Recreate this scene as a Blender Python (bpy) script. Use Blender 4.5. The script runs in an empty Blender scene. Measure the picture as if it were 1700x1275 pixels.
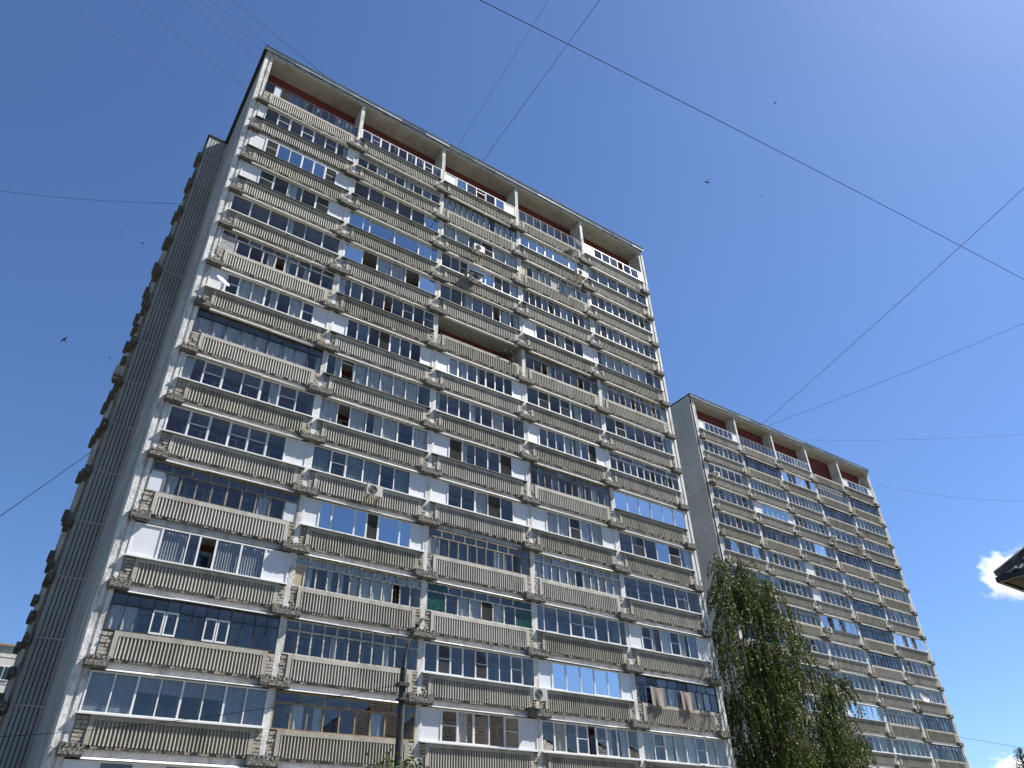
import bpy, math, random
from mathutils import Vector, Matrix, noise
random.seed(7)
sc = bpy.context.scene
COL = sc.collection
R = math.radians

# ---------------------------------------------------------------- camera
CAM = Vector((-2.86, -29.736, 1.6))
RIGHT = Vector((0.8248876, -0.5647343, -0.0252115))
UP = Vector((-0.3099798, -0.4891710, 0.8152451))
FWD = Vector((0.4727296, 0.6646705, 0.5785670))
FPX = 1196.6
cd = bpy.data.cameras.new('camera'); cam = bpy.data.objects.new('camera', cd); COL.objects.link(cam)
cd.sensor_width = 36.0; cd.lens = 36.0 * FPX / 1700.0
cd.clip_start = 0.1; cd.clip_end = 6000
m = Matrix((RIGHT, UP, -FWD)).transposed().to_4x4(); m.translation = CAM
cam.matrix_world = m
sc.camera = cam

# ---------------------------------------------------------------- sky, sun, exposure
SUN = Vector((0.65, -0.25, 0.98)).normalized()
ELEV = math.asin(SUN.z); AZ = math.atan2(SUN.x, SUN.y)
w = bpy.data.worlds.new('World'); sc.world = w; w.use_nodes = True
nt = w.node_tree; nt.nodes.clear()
sky = nt.nodes.new('ShaderNodeTexSky'); sky.sky_type = 'NISHITA'; sky.sun_disc = False
sky.sun_elevation = ELEV; sky.sun_rotation = AZ
sky.altitude = 150; sky.air_density = 1.0; sky.dust_density = 0.36; sky.ozone_density = 10.0
bg = nt.nodes.new('ShaderNodeBackground'); bg.inputs[1].default_value = 0.05
out = nt.nodes.new('ShaderNodeOutputWorld')
tn = nt.nodes.new('ShaderNodeMix'); tn.data_type = 'RGBA'; tn.blend_type = 'MULTIPLY'; tn.inputs[0].default_value = 1.0
tn.inputs[7].default_value = (1.0, 1.0, 1.02, 1)
nt.links.new(sky.outputs[0], tn.inputs[6]); nt.links.new(tn.outputs[2], bg.inputs[0]); nt.links.new(bg.outputs[0], out.inputs[0])
sl = bpy.data.lights.new('sun', 'SUN'); sl.energy = 5.0; sl.angle = R(0.53); sl.color = (1.0, 0.955, 0.88)
so = bpy.data.objects.new('sun', sl); COL.objects.link(so)
so.rotation_euler = SUN.to_track_quat('Z', 'Y').to_euler(); so.location = (60, -30, 90)
sc.view_settings.view_transform = 'Standard'; sc.view_settings.look = 'None'
sc.view_settings.gamma = 1.0; sc.view_settings.use_curve_mapping = False
sc.view_settings.exposure = 1.66
try:
    sc.cycles.use_denoising = True
    sc.cycles.max_bounces = 10; sc.cycles.transparent_max_bounces = 16
    sc.cycles.volume_bounces = 10
except Exception:
    pass

# ---------------------------------------------------------------- helpers
def pix(px, py, **k):
    """point in the place seen at a photo pixel, on a plane x=, y=, z= or at distance d="""
    d = (RIGHT * ((px - 850) / FPX) - UP * ((py - 637.5) / FPX) + FWD).normalized()
    if 'd' in k: return CAM + d * k['d']
    a = list(k)[0]; i = 'xyz'.index(a)
    return CAM + d * ((k[a] - CAM[i]) / d[i])

class MB:
    def __init__(s): s.v = []; s.f = []; s.mi = []; s.cur = 0
    def quad(s, a, b, c, d):
        n = len(s.v); s.v += [tuple(a), tuple(b), tuple(c), tuple(d)]; s.f.append((n, n+1, n+2, n+3)); s.mi.append(s.cur)
    def tri(s, a, b, c):
        n = len(s.v); s.v += [tuple(a), tuple(b), tuple(c)]; s.f.append((n, n+1, n+2)); s.mi.append(s.cur)
    def box(s, x0, x1, y0, y1, z0, z1):
        n = len(s.v)
        s.v += [(x0,y0,z0),(x1,y0,z0),(x1,y1,z0),(x0,y1,z0),(x0,y0,z1),(x1,y0,z1),(x1,y1,z1),(x0,y1,z1)]
        for q in ((0,3,2,1),(4,5,6,7),(0,1,5,4),(1,2,6,5),(2,3,7,6),(3,0,4,7)):
            s.f.append(tuple(n+i for i in q)); s.mi.append(s.cur)
    def hexa(s, b, t):
        n = len(s.v); s.v += [tuple(p) for p in b] + [tuple(p) for p in t]
        for q in ((0,3,2,1),(4,5,6,7),(0,1,5,4),(1,2,6,5),(2,3,7,6),(3,0,4,7)):
            s.f.append(tuple(n+i for i in q)); s.mi.append(s.cur)
    def tube(s, pts, r, seg=6, r1=None):
        pts = [Vector(p) for p in pts]; k = len(pts); rings = []
        for i, p in enumerate(pts):
            t = (pts[min(i+1,k-1)] - pts[max(i-1,0)]).normalized()
            a = t.cross(Vector((0,0,1)) if abs(t.z) < .9 else Vector((1,0,0))).normalized(); b = t.cross(a)
            rr = r if r1 is None else r + (r1 - r) * i / max(1, k-1)
            n = len(s.v); rings.append(n)
            for j in range(seg):
                an = 2*math.pi*j/seg; s.v.append(tuple(p + (a*math.cos(an) + b*math.sin(an))*rr))
        for i in range(k-1):
            for j in range(seg):
                s.f.append((rings[i]+j, rings[i]+(j+1)%seg, rings[i+1]+(j+1)%seg, rings[i+1]+j)); s.mi.append(s.cur)
        s.f.append(tuple(rings[0]+j for j in reversed(range(seg)))); s.mi.append(s.cur)
        s.f.append(tuple(rings[-1]+j for j in range(seg))); s.mi.append(s.cur)
    def mesh(s, name, mats):
        me = bpy.data.meshes.new(name); me.from_pydata(s.v, [], s.f)
        for mm in (mats if isinstance(mats, (list, tuple)) else [mats]): me.materials.append(mm)
        if any(s.mi): me.polygons.foreach_set('material_index', s.mi)
        me.update(); return me

def put(name, me, parent=None, loc=(0,0,0), rz=0.0):
    if isinstance(me, tuple): me = me[0].mesh(name, me[1])
    o = bpy.data.objects.new(name, me); COL.objects.link(o)
    o.location = loc; o.rotation_euler = (0, 0, rz)
    if parent is not None: o.parent = parent
    return o
def thing(name, label, cat, loc=(0,0,0), rz=0, group=None):
    o = bpy.data.objects.new(name, None); COL.objects.link(o); o.location = loc; o.rotation_euler = (0,0,rz)
    return tag(o, label, cat, group)
def tag(o, label, cat, group=None):
    o['label'] = label; o['category'] = cat
    if group: o['group'] = group
    return o

# ---------------------------------------------------------------- materials
def mat(name, rough=0.8):
    mm = bpy.data.materials.new(name); mm.use_nodes = True
    nt = mm.node_tree; b = nt.nodes['Principled BSDF']; b.inputs['Roughness'].default_value = rough
    b.inputs['Specular IOR Level'].default_value = 0.25
    return mm, nt, b
def nd(nt, t, **k):
    n = nt.nodes.new(t)
    for a, v in k.items():
        if a.startswith('i_'): n.inputs[a[2:].replace('_', ' ')].default_value = v
        else: setattr(n, a, v)
    return n
def ramp(nt, fac, stops):
    r = nt.nodes.new('ShaderNodeValToRGB'); e = r.color_ramp.elements
    while len(e) < len(stops): e.new(0.5)
    for i, (p, c) in enumerate(stops):
        e[i].position = p; e[i].color = (*c, 1) if len(c) == 3 else c
    nt.links.new(fac, r.inputs[0]); return r.outputs[0]
def mixc(nt, fac, a, b, mode='MIX'):
    n = nt.nodes.new('ShaderNodeMix'); n.data_type = 'RGBA'; n.blend_type = mode
    for k, val in ((0, fac), (6, a), (7, b)):
        if hasattr(val, 'links'): nt.links.new(val, n.inputs[k])
        else: n.inputs[k].default_value = val if k == 0 else (*val, 1)
    return n.outputs[2]
def noisef(nt, scale, detail=4, rough=.6, stretch=(1,1,1), coord='Object', dist=0.0):
    tc = nt.nodes.new('ShaderNodeTexCoord'); mp = nt.nodes.new('ShaderNodeMapping'); mp.inputs['Scale'].default_value = stretch
    n = nt.nodes.new('ShaderNodeTexNoise'); n.inputs['Scale'].default_value = scale; n.inputs['Detail'].default_value = detail
    n.inputs['Roughness'].default_value = rough; n.inputs['Distortion'].default_value = dist
    if coord == 'World':
        g = nt.nodes.new('ShaderNodeNewGeometry'); nt.links.new(g.outputs['Position'], mp.inputs[0])
    else: nt.links.new(tc.outputs[coord], mp.inputs[0])
    nt.links.new(mp.outputs[0], n.inputs[0]); return n.outputs[0]
def bump(nt, b, h, strength=.4, dist=.02):
    n = nt.nodes.new('ShaderNodeBump'); n.inputs['Strength'].default_value = strength; n.inputs['Distance'].default_value = dist
    nt.links.new(h, n.inputs['Height']); nt.links.new(n.outputs[0], b.inputs['Normal'])

def weathered(name, base, stain, scale=2.2, amt=(.45,.72), streak=True, bumpy=.5, rough=.85, vary=.12, fine=28):
    mm, nt, b = mat(name, rough)
    sp = (.72, 1.06) if bumpy > .12 else (.94, 1.02)
    if bumpy < .06: b.inputs['Specular IOR Level'].default_value = .4
    n1 = noisef(nt, scale, 8, .68, (1,1,.35) if streak else (1,1,1), 'World')
    n2 = noisef(nt, fine, 5, .7, (1,1,1), 'World')
    f = ramp(nt, n1, [(amt[0], (0,0,0)), (amt[1], (1,1,1))])
    c = mixc(nt, f, base, stain)
    f2 = ramp(nt, n2, [(.3, (sp[0],)*3), (.62, (sp[1],)*3)])
    c = mixc(nt, 1.0, c, f2, 'MULTIPLY')
    oi = nt.nodes.new('ShaderNodeObjectInfo')
    v = ramp(nt, oi.outputs['Random'], [(0, (1-vary, 1-vary*1.05, 1-vary*1.3)), (1, (1, 1, 1))])
    c = mixc(nt, 1.0, c, v, 'MULTIPLY')
    nt.links.new(c, b.inputs['Base Color']); bump(nt, b, n2, bumpy, .02)
    return mm
M = {}
M['pier'] = weathered('whitewashed_concrete', (.55,.55,.545), (.23,.22,.20), 2.6, (.46,.74), True, .6, fine=14)
M['edge_pier'] = weathered('flaking_whitewash', (.58,.58,.575), (.22,.21,.19), 3.2, (.46,.70), True, .9, fine=10)
M['panel'] = weathered('balcony_concrete', (.385,.368,.335), (.20,.188,.168), 1.6, (.46,.76), True, .35, vary=.26)
M['fascia'] = weathered('painted_slab_edge', (.37,.37,.365), (.15,.14,.125), 2.4, (.50,.74), True, .6, fine=9)
M['course'] = weathered('broken_brick_course', (.30,.27,.23), (.08,.072,.064), 6, (.36,.62), False, .9, fine=16)
M['brick'] = weathered('infill_brick', (.36,.33,.285), (.18,.15,.12), 5, (.45,.75), False, .6, vary=.3)
M['mortar'] = weathered('dark_mortar', (.11,.10,.09), (.06,.055,.05), 5, (.4,.7), False, .4)
M['soffit'] = weathered('stained_soffit', (.42,.40,.38), (.25,.23,.21), .8, (.46,.74), False, .3, fine=22)
M['red'] = weathered('dark_red_wall', (.155,.036,.034), (.095,.024,.024), 3, (.4,.7), False, .2)
M['endwall'] = weathered('streaked_end_wall', (.43,.425,.41), (.19,.185,.175), 1.1, (.35,.68), True, .4)
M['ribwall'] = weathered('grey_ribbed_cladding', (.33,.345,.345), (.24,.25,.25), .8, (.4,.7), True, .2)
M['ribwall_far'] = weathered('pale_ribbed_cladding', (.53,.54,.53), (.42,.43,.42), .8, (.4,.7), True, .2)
M['joint'] = weathered('pale_joint_sealant', (.50,.50,.48), (.28,.28,.27), 6, (.4,.7), False, .5)
M['darkgap'] = weathered('dark_groove', (.035,.036,.04), (.025,.025,.027), 4, (.4,.7), False, .2)
M['metal'] = weathered('roof_edge_metal', (.35,.40,.43), (.20,.23,.25), 1.6, (.45,.7), False, .15, rough=.5)
M['roofdark'] = weathered('bitumen_edge', (.03,.03,.033), (.05,.05,.05), 3, (.4,.7), False, .3)
M['flash'] = weathered('white_drip_flashing', (.80,.80,.80), (.50,.48,.45), 3.4, (.56,.74), False, .3, rough=.55, fine=20)
M['pvc'] = weathered('white_pvc', (.55,.56,.57), (.46,.47,.48), 2, (.4,.7), False, .02, rough=.45, vary=.05)
M['pvcpanel'] = weathered('white_pvc_panel', (.50,.515,.54), (.45,.46,.49), 1.2, (.4,.75), True, .02, rough=.5, vary=.08)
M['frost'] = weathered('pale_grey_panel', (.52,.55,.60), (.46,.49,.54), 1.2, (.4,.75), True, .02, rough=.4, vary=.1)
M['oldwood'] = weathered('peeling_white_paint', (.60,.59,.56), (.20,.17,.13), 9, (.46,.62), False, .6, vary=.25)
M['brownwood'] = weathered('bare_brown_wood', (.34,.26,.15), (.16,.11,.07), 6, (.4,.7), True, .5, vary=.2)
M['greywood'] = weathered('weathered_grey_wood', (.31,.28,.24), (.12,.10,.085), 7, (.4,.66), True, .6, vary=.25)
M['darkframe'] = weathered('dark_steel_frame', (.035,.037,.04), (.07,.06,.05), 6, (.5,.75), False, .2, rough=.5)
M['darksill'] = weathered('dark_metal_sill', (.07,.075,.08), (.13,.13,.13), 3, (.5,.75), False, .1, rough=.4)
M['ply'] = weathered('pale_board', (.42,.36,.24), (.30,.24,.16), 2, (.4,.7), True, .2)
M['louvre'] = weathered('grey_boards', (.30,.30,.30), (.18,.18,.18), 4, (.4,.7), False, .3)
M['acbody'] = weathered('grey_white_casing', (.36,.36,.345), (.25,.24,.225), 3, (.5,.8), False, .1, rough=.5)
M['acgrille'] = weathered('dark_fan_grille', (.09,.09,.09), (.14,.14,.14), 8, (.4,.7), False, .3)
M['dish'] = weathered('white_dish', (.80,.80,.79), (.64,.63,.60), 2, (.5,.8), False, .05, rough=.4)
M['wire'] = weathered('black_cable', (.02,.02,.022), (.03,.03,.03), 2, (.4,.7), False, .1, rough=.6)
M['wiregrey'] = weathered('thin_steel_wire', (.07,.08,.10), (.09,.10,.12), 2, (.4,.7), False, .1, rough=.5)
M['bird'] = weathered('dark_feathers', (.015,.014,.014), (.03,.028,.026), 9, (.4,.7), False, .1)
M['lamp'] = weathered('dark_lamp_post', (.035,.034,.033), (.075,.07,.065), 3, (.45,.7), True, .2, rough=.6)
M['bark'] = weathered('birch_bark', (.34,.325,.30), (.05,.047,.042), 5, (.40,.58), False, .5)
M['darkbark'] = weathered('brown_bark', (.10,.075,.055), (.05,.04,.03), 5, (.4,.7), True, .7)
M['cloth'] = weathered('grey_brown_cloth', (.23,.205,.185), (.17,.15,.135), 4, (.4,.7), True, .2)
M['junk'] = weathered('dark_net_bundle', (.02,.022,.02), (.06,.06,.055), 6, (.45,.7), False, .6)
M['tile'] = weathered('dark_roof_tile', (.085,.08,.078), (.14,.13,.125), 4, (.4,.7), False, .2, rough=.32)
M['gutter'] = weathered('black_gutter', (.022,.02,.02), (.035,.03,.03), 3, (.4,.7), False, .1, rough=.35)
M['board'] = weathered('brown_soffit_board', (.20,.175,.145), (.13,.11,.09), 2, (.4,.7), False, .3)
M['render'] = weathered('cream_render', (.50,.46,.38), (.42,.38,.31), 1, (.4,.7), True, .2)
M['farwall'] = weathered('far_grey_concrete', (.50,.50,.48), (.33,.325,.31), .9, (.45,.72), True, .5)
M['lawn'] = weathered('lawn_green', (.095,.100,.060), (.150,.135,.105), .8, (.4,.7), False, .8, fine=6)
M['asphalt'] = weathered('asphalt_grey', (.055,.055,.055), (.075,.073,.07), .6, (.4,.7), False, .4, fine=20)
M['kerb'] = weathered('kerb_concrete', (.32,.31,.29), (.22,.21,.20), 2, (.4,.7), False, .4)

for nm_ in ('wire', 'wiregrey'):
    bb = M[nm_].node_tree.nodes['Principled BSDF']; bb.inputs['Roughness'].default_value = 1; bb.inputs['Specular IOR Level'].default_value = 0
def bracket_mat():
    mm, nt, b = mat('crumbling_dark_concrete', .95)
    n = noisef(nt, 13, 6, .75, (1,1,1), 'World'); n2 = noisef(nt, 34, 3, .6, (1,1,1), 'World')
    c = ramp(nt, n, [(.38, (.045,.042,.038)), (.52, (.125,.118,.106)), (.66, (.38,.36,.325))])
    f2 = ramp(nt, n2, [(.35, (.45,.45,.45)), (.6, (1.1,1.1,1.1))])
    nt.links.new(mixc(nt, 1.0, c, f2, 'MULTIPLY'), b.inputs['Base Color']); bump(nt, b, n2, .7, .03); return mm
M['bracket'] = bracket_mat()

def glass_mat(name, trans, refl, boost, rough=.0):
    mm = bpy.data.materials.new(name); mm.use_nodes = True; nt = mm.node_tree; nt.nodes.clear()
    o = nt.nodes.new('ShaderNodeOutputMaterial'); mx = nt.nodes.new('ShaderNodeMixShader')
    tr = nt.nodes.new('ShaderNodeBsdfTransparent'); tr.inputs[0].default_value = (*trans, 1)
    gl = nt.nodes.new('ShaderNodeBsdfGlossy'); gl.inputs[0].default_value = (*refl, 1); gl.inputs['Roughness'].default_value = rough
    g0 = nt.nodes.new('ShaderNodeNewGeometry'); dt = nt.nodes.new('ShaderNodeVectorMath'); dt.operation = 'DOT_PRODUCT'
    nt.links.new(g0.outputs['Normal'], dt.inputs[0]); nt.links.new(g0.outputs['Incoming'], dt.inputs[1])
    def mth(op, a, b=None):
        q = nt.nodes.new('ShaderNodeMath'); q.operation = op
        for i, v in enumerate((a, b)):
            if v is None: continue
            if hasattr(v, 'links'): nt.links.new(v, q.inputs[i])
            else: q.inputs[i].default_value = v
        return q.outputs[0]
    # Schlick reflectance of a double pane, the same from both sides
    fres = mth('ADD', mth('MULTIPLY', mth('POWER', mth('SUBTRACT', 1.0, mth('ABSOLUTE', dt.outputs['Value'])), 4.0), .85), .05)
    mt = nt.nodes.new('ShaderNodeMath'); mt.operation = 'MULTIPLY_ADD'; mt.use_clamp = True
    mt.inputs[1].default_value = boost[0]; mt.inputs[2].default_value = boost[1]
    ge = nt.nodes.new('ShaderNodeNewGeometry'); ma = nt.nodes.new('ShaderNodeMath'); ma.operation = 'MULTIPLY_ADD'; ma.use_clamp = True
    pw = nt.nodes.new('ShaderNodeMath'); pw.operation = 'POWER'; pw.inputs[1].default_value = 2.0
    nt.links.new(ge.outputs['Random Per Island'], pw.inputs[0]); nt.links.new(pw.outputs[0], ma.inputs[0]); ma.inputs[1].default_value = boost[2]
    nt.links.new(fres, mt.inputs[0]); nt.links.new(mt.outputs[0], ma.inputs[2]); nt.links.new(ma.outputs[0], mx.inputs[0])
    n = noisef(nt, .9, 2, .5, (1,1,1), 'World')
    bp = nt.nodes.new('ShaderNodeBump'); bp.inputs['Strength'].default_value = .12; bp.inputs['Distance'].default_value = .02
    nt.links.new(n, bp.inputs['Height']); nt.links.new(bp.outputs[0], gl.inputs['Normal'])
    nt.links.new(tr.outputs[0], mx.inputs[1]); nt.links.new(gl.outputs[0], mx.inputs[2]); nt.links.new(mx.outputs[0], o.inputs[0])
    return mm
M['glass'] = glass_mat('window_glass', (.66,.69,.70), (1.0,.965,.91), (1.0, .0, .11))
M['glassdark'] = glass_mat('dark_window_glass', (.30,.34,.38), (1.0,.965,.91), (1.0, .03, .12))
M['glassblue'] = glass_mat('blue_film_glass', (.22,.30,.45), (.86,.95,1.0), (1.0, .38, .1))
M['glasspale'] = glass_mat('mirror_film_glass', (.30,.38,.45), (.97,.99,1.0), (1.0, .58, .1))
def net_mat():
    mm = bpy.data.materials.new('insect_net'); mm.use_nodes = True; nt = mm.node_tree; nt.nodes.clear()
    o = nt.nodes.new('ShaderNodeOutputMaterial'); mx = nt.nodes.new('ShaderNodeMixShader'); mx.inputs[0].default_value = .55
    tr = nt.nodes.new('ShaderNodeBsdfTransparent'); df = nt.nodes.new('ShaderNodeBsdfDiffuse'); df.inputs[0].default_value = (.06,.058,.055,1)
    nt.links.new(tr.outputs[0], mx.inputs[1]); nt.links.new(df.outputs[0], mx.inputs[2]); nt.links.new(mx.outputs[0], o.inputs[0]); return mm
M['net'] = net_mat()
def sheer(name, colr, f):
    mm = bpy.data.materials.new(name); mm.use_nodes = True; nt = mm.node_tree; nt.nodes.clear()
    o = nt.nodes.new('ShaderNodeOutputMaterial'); mx = nt.nodes.new('ShaderNodeMixShader'); mx.inputs[0].default_value = f
    tr = nt.nodes.new('ShaderNodeBsdfTransparent'); df = nt.nodes.new('ShaderNodeBsdfDiffuse')
    n = noisef(nt, 3, 3, .6, (6,6,.5), 'World'); c = ramp(nt, n, [(.3, tuple(x*.55 for x in colr)), (.7, colr)])
    nt.links.new(c, df.inputs[0])
    nt.links.new(tr.outputs[0], mx.inputs[1]); nt.links.new(df.outputs[0], mx.inputs[2]); nt.links.new(mx.outputs[0], o.inputs[0]); return mm
M['curtain'] = sheer('white_sheer_curtain', (.80,.80,.78), .82)
M['blindv'] = sheer('green_grey_vertical_blind', (.42,.52,.54), .97)
M['blindg'] = sheer('grey_vertical_blind', (.60,.59,.60), .97)
M['blindr'] = sheer('grey_slatted_blind', (.50,.50,.51), .97)
def gblock():
    mm, nt, b = mat('dark_green_glass_block', .15)
    n = noisef(nt, 4, 4, .6, (1,1,1), 'World'); c = ramp(nt, n, [(.35, (.004,.03,.024)), (.7, (.012,.07,.05))])
    nt.links.new(c, b.inputs['Base Color']); b.inputs['Specular IOR Level'].default_value = .5; return mm
M['gblock'] = gblock()
def leafmat(name, c1, c2, tl=.3):
    mm = bpy.data.materials.new(name); mm.use_nodes = True; nt = mm.node_tree; nt.nodes.clear()
    o = nt.nodes.new('ShaderNodeOutputMaterial'); mx = nt.nodes.new('ShaderNodeMixShader'); mx.inputs[0].default_value = tl
    df = nt.nodes.new('ShaderNodeBsdfPrincipled'); df.inputs['Roughness'].default_value = .5; df.inputs['Specular IOR Level'].default_value = .08
    tr = nt.nodes.new('ShaderNodeBsdfTranslucent')
    n = noisef(nt, 1.3, 4, .7, (1,1,1), 'World'); c = ramp(nt, n, [(.35, c1), (.68, c2)])
    nt.links.new(c, df.inputs['Base Color']); nt.links.new(c, tr.inputs[0])
    nt.links.new(df.outputs[0], mx.inputs[1]); nt.links.new(tr.outputs[0], mx.inputs[2]); nt.links.new(mx.outputs[0], o.inputs[0]); return mm
M['birchleaf'] = leafmat('birch_leaf', (.030,.050,.011), (.092,.122,.027))
M['shrubleaf'] = leafmat('young_tree_leaf', (.035,.060,.020), (.075,.11,.032))
M['needle'] = leafmat('spruce_needle', (.020,.042,.022), (.048,.075,.036), .1)

# ---------------------------------------------------------------- ground
g = MB(); g.quad((-1800,-1800,0),(1800,-1800,0),(1800,1800,0),(-1800,1800,0))
o = put('ground', (g, M['lawn'])); o['kind'] = 'structure'
g = MB(); g.box(-60, 17, -36, -8, -.2, .01)
o = put('road', (g, M['asphalt'])); o['kind'] = 'structure'
g = MB(); g.box(-60, 17, -8, -7.85, -.2, .13)
o = put('kerb', (g, M['kerb'])); o['kind'] = 'structure'
g = MB(); g.box(-4, 34, -3.2, -.2, -.2, .03)
o = put('pavement', (g, M['kerb'])); o['kind'] = 'structure'

# ---------------------------------------------------------------- apartment blocks
W = 6.478; NB = 5; H = 2.8; NR = 15; ZTOP = 42.32
XL, XR = -.50, NB*W + .50
def zr(k): return ZTOP - H*k

def balustrade_mesh(seed, border=True):
    rng = random.Random(seed); g = MB()
    x0, x1, z0, z1 = .41, W-.42, .15, 1.10
    rx0, rx1, rz1 = .575, W-.60, .92
    g.box(x0, rx0, .20, .30, z0, z1); g.box(rx1, x1, .20, .30, z0, z1)
    g.box(rx0, rx1, .20, .30, rz1, z1)
    g.box(rx0, rx1, .293, .33, z0, rz1)
    n = 40; p = (rx1-rx0)/n
    for i in range(n):
        c = rx0 + p*(i+.5); hw = .038
        prof = [(-.032, .295), (-.031, .214), (-.023, .202), (-.002, .202), (.020, .213), (.032, .242), (.033, .295)]
        zb = z0 - rng.uniform(0, .015); zt = rz1 - .012
        for a, b in zip(prof, prof[1:]):
            g.quad((c+a[0], a[1], zb), (c+b[0], b[1], zb), (c+b[0], b[1], zt), (c+a[0], a[1], zt))
        nn = len(g.v); g.v += [(c+a[0], a[1], zt) for a in prof]; g.f.append(tuple(nn+i for i in range(7))); g.mi.append(0)
        nn = len(g.v); g.v += [(c+a[0], a[1], zb) for a in prof]; g.f.append(tuple(nn+i for i in reversed(range(7)))); g.mi.append(0)
    return g.mesh('balustrade', M['panel'])
def bracket_mesh(seed, x0=-.60, x1=.60, teeth=5):
    rng = random.Random(seed); g = MB()
    n = 12
    def wob(v, a=.022): return v + rng.uniform(-a, a)
    # lower solid part, uneven front
    xs = [x0 + (x1-x0)*i/n for i in range(n+1)]
    fr = [[(x, wob(.0, .010), z if j in (0,) else wob(z, .005)) for x in xs] for j, z in enumerate((-.19, -.10, 0.0, .04))]
    for j in range(3):
        for i in range(n): g.quad(fr[j][i], fr[j][i+1], fr[j+1][i+1], fr[j+1][i])
    for i in range(n):
        g.quad((xs[i], .30, -.19), (xs[i+1], .30, -.19), fr[0][i+1], fr[0][i])
        g.quad(fr[3][i], fr[3][i+1], (xs[i+1], .30, .04), (xs[i], .30, .04))
    for i, sgn in ((0, 1), (n, -1)):
        pts = [fr[j][i] for j in range(4)] + [(xs[i], .30, .04), (xs[i], .30, -.19)]
        nn = len(g.v); g.v += pts; g.f.append(tuple(nn+q for q in (range(6) if sgn < 0 else reversed(range(6))))); g.mi.append(0)
    g.box(x0-.01, x1+.01, .03, .30, -.235, -.192)
    # upstands with dark slots between them, solid lumps at both ends
    cx = (x0+x1)/2; e = .17 if teeth >= 5 else .10
    n2 = teeth; sp = (x1-x0-2*e)/n2
    for i in range(n2):
        c = x0 + e + sp*(i+.5); hw = sp*rng.uniform(.22, .30); t_ = rng.uniform(.13, .185); f = rng.uniform(.0, .015)
        g.hexa([(c-hw, f, .035), (c+hw, f, .035), (c+hw, .20, .035), (c-hw, .20, .035)],
               [(c-hw*.9, f+.03, t_), (c+hw*.7, f+.02, t_-.01), (c+hw*.8, .20, t_+.01), (c-hw*.8, .20, t_)])
    g.box(x0+e*.9, x1-e*.9, .20, .30, .03, .19)
    for a, b in ((x0, x0+e), (x1-e, x1)):
        g.hexa([(a, .01, .035), (b, .01, .035), (b, .29, .035), (a, .29, .035)],
               [(a, wob(.015,.008), wob(.175,.012)), (b, wob(.015,.008), wob(.175,.012)), (b, .29, .185), (a, .29, .18)])
    return g.mesh('balcony_bracket', M['bracket'])
def infill_mesh(seed):
    rng = random.Random(seed); g = MB(); x0, x1 = 0, .29
    g.cur = 1; g.box(x0, x1, .285, .42, .10, 1.10); g.cur = 0
    z = .13; i = 0
    while z < 1.04:
        h = rng.uniform(.095, .13)
        cut = rng.choice([None, .5, .34, None])
        parts = [(x0+.015, x1-.015)] if cut is None else [(x0+.015, x0+cut*.29-.008), (x0+cut*.29+.008, x1-.015)]
        for a, b in parts:
            y = .235 + rng.uniform(-.012, .02); g.box(a, b, y, .36, z, min(z+h, 1.07))
        z += h + .022
    return g.mesh('brick_infill', [M['brick'], M['mortar']])
def course_mesh(seed):
    rng = random.Random(seed); g = MB(); x = .42
    g.cur = 1; g.box(.42, W-.42, .27, .40, .035, .148); g.cur = 0
    while x < W-.5:
        l = rng.uniform(.18, .26); y = .225 + rng.uniform(-.02, .05); hh = rng.uniform(.075, .10)
        if rng.random() < .9: g.box(x, min(x+l, W-.42), y, .34, .045, .045+hh)
        x += l + rng.uniform(.012, .03)
    return g.mesh('brick_course', [M['course'], M['mortar']])
def flash_mesh(seed):
    rng = random.Random(seed); g = MB()
    a, b = .44, W - rng.uniform(.40, .80)
    segs = rng.choice([1, 1, 2, 3]); xs = sorted([a, b] + [rng.uniform(a+1, b-.6) for _ in range(segs-1)])
    for p, q in zip(xs, xs[1:]):
        y0 = .065 + rng.uniform(-.015, .03); s = rng.uniform(0, .025); dz = rng.uniform(-.015, .02)
        g.hexa([(p, y0, -.298+dz), (q-.02, y0+rng.uniform(-.01,.02), -.285+dz-s), (q-.02, .329, -.235+dz-s), (p, .329, -.235+dz)],
               [(p, y0, -.255+dz), (q-.02, y0+.01, -.255+dz-s), (q-.02, .329, -.20), (p, .329, -.20)])
    return g.mesh('drip_flashing', M['flash'])

MESH = {}
def bank(kind, fn, n): MESH[kind] = [fn(100+i) for i in range(n)]
bank('bal', balustrade_mesh, 3); bank('brk', bracket_mesh, 4); bank('inf', infill_mesh, 5); bank('crs', course_mesh, 5); bank('fls', flash_mesh, 6)
MESH['brkL'] = [bracket_mesh(200+i, -.26, .47, 3) for i in range(2)]
MESH['brkR'] = [bracket_mesh(210+i, -.47, .26, 3) for i in range(2)]
def slab_mesh():
    g = MB(); g.box(.125, W-.125, .33, 1.45, -.205, .05); return g.mesh('floor_slab', M['fascia'])
MESH['slab'] = slab_mesh()
def inner_mesh():
    g = MB()   # the flat's own window and balcony door behind the loggia
    for a, b, z0 in ((.9, 2.5, .95), (2.6, 3.35, .15), (4.1, 5.6, .95)):
        g.cur = 0; g.box(a, b, 1.40, 1.445, z0, 2.28)
        g.cur = 1
        k = 2 if b-a > 1 else 1
        for i in range(k):
            p = a + (b-a)*i/k; q = a + (b-a)*(i+1)/k
            g.quad((p+.09, 1.396, z0+.09), (q-.09, 1.396, z0+.09), (q-.09, 1.396, 2.19), (p+.09, 1.396, 2.19))
    return g.mesh('inner_window', [M['innerframe'], M['inner']])
mm, nt_, b_ = mat('room_glass', .05); b_.inputs['Base Color'].default_value = (.02,.035,.05,1); b_.inputs['Specular IOR Level'].default_value = .6
M['inner'] = mm
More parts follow.
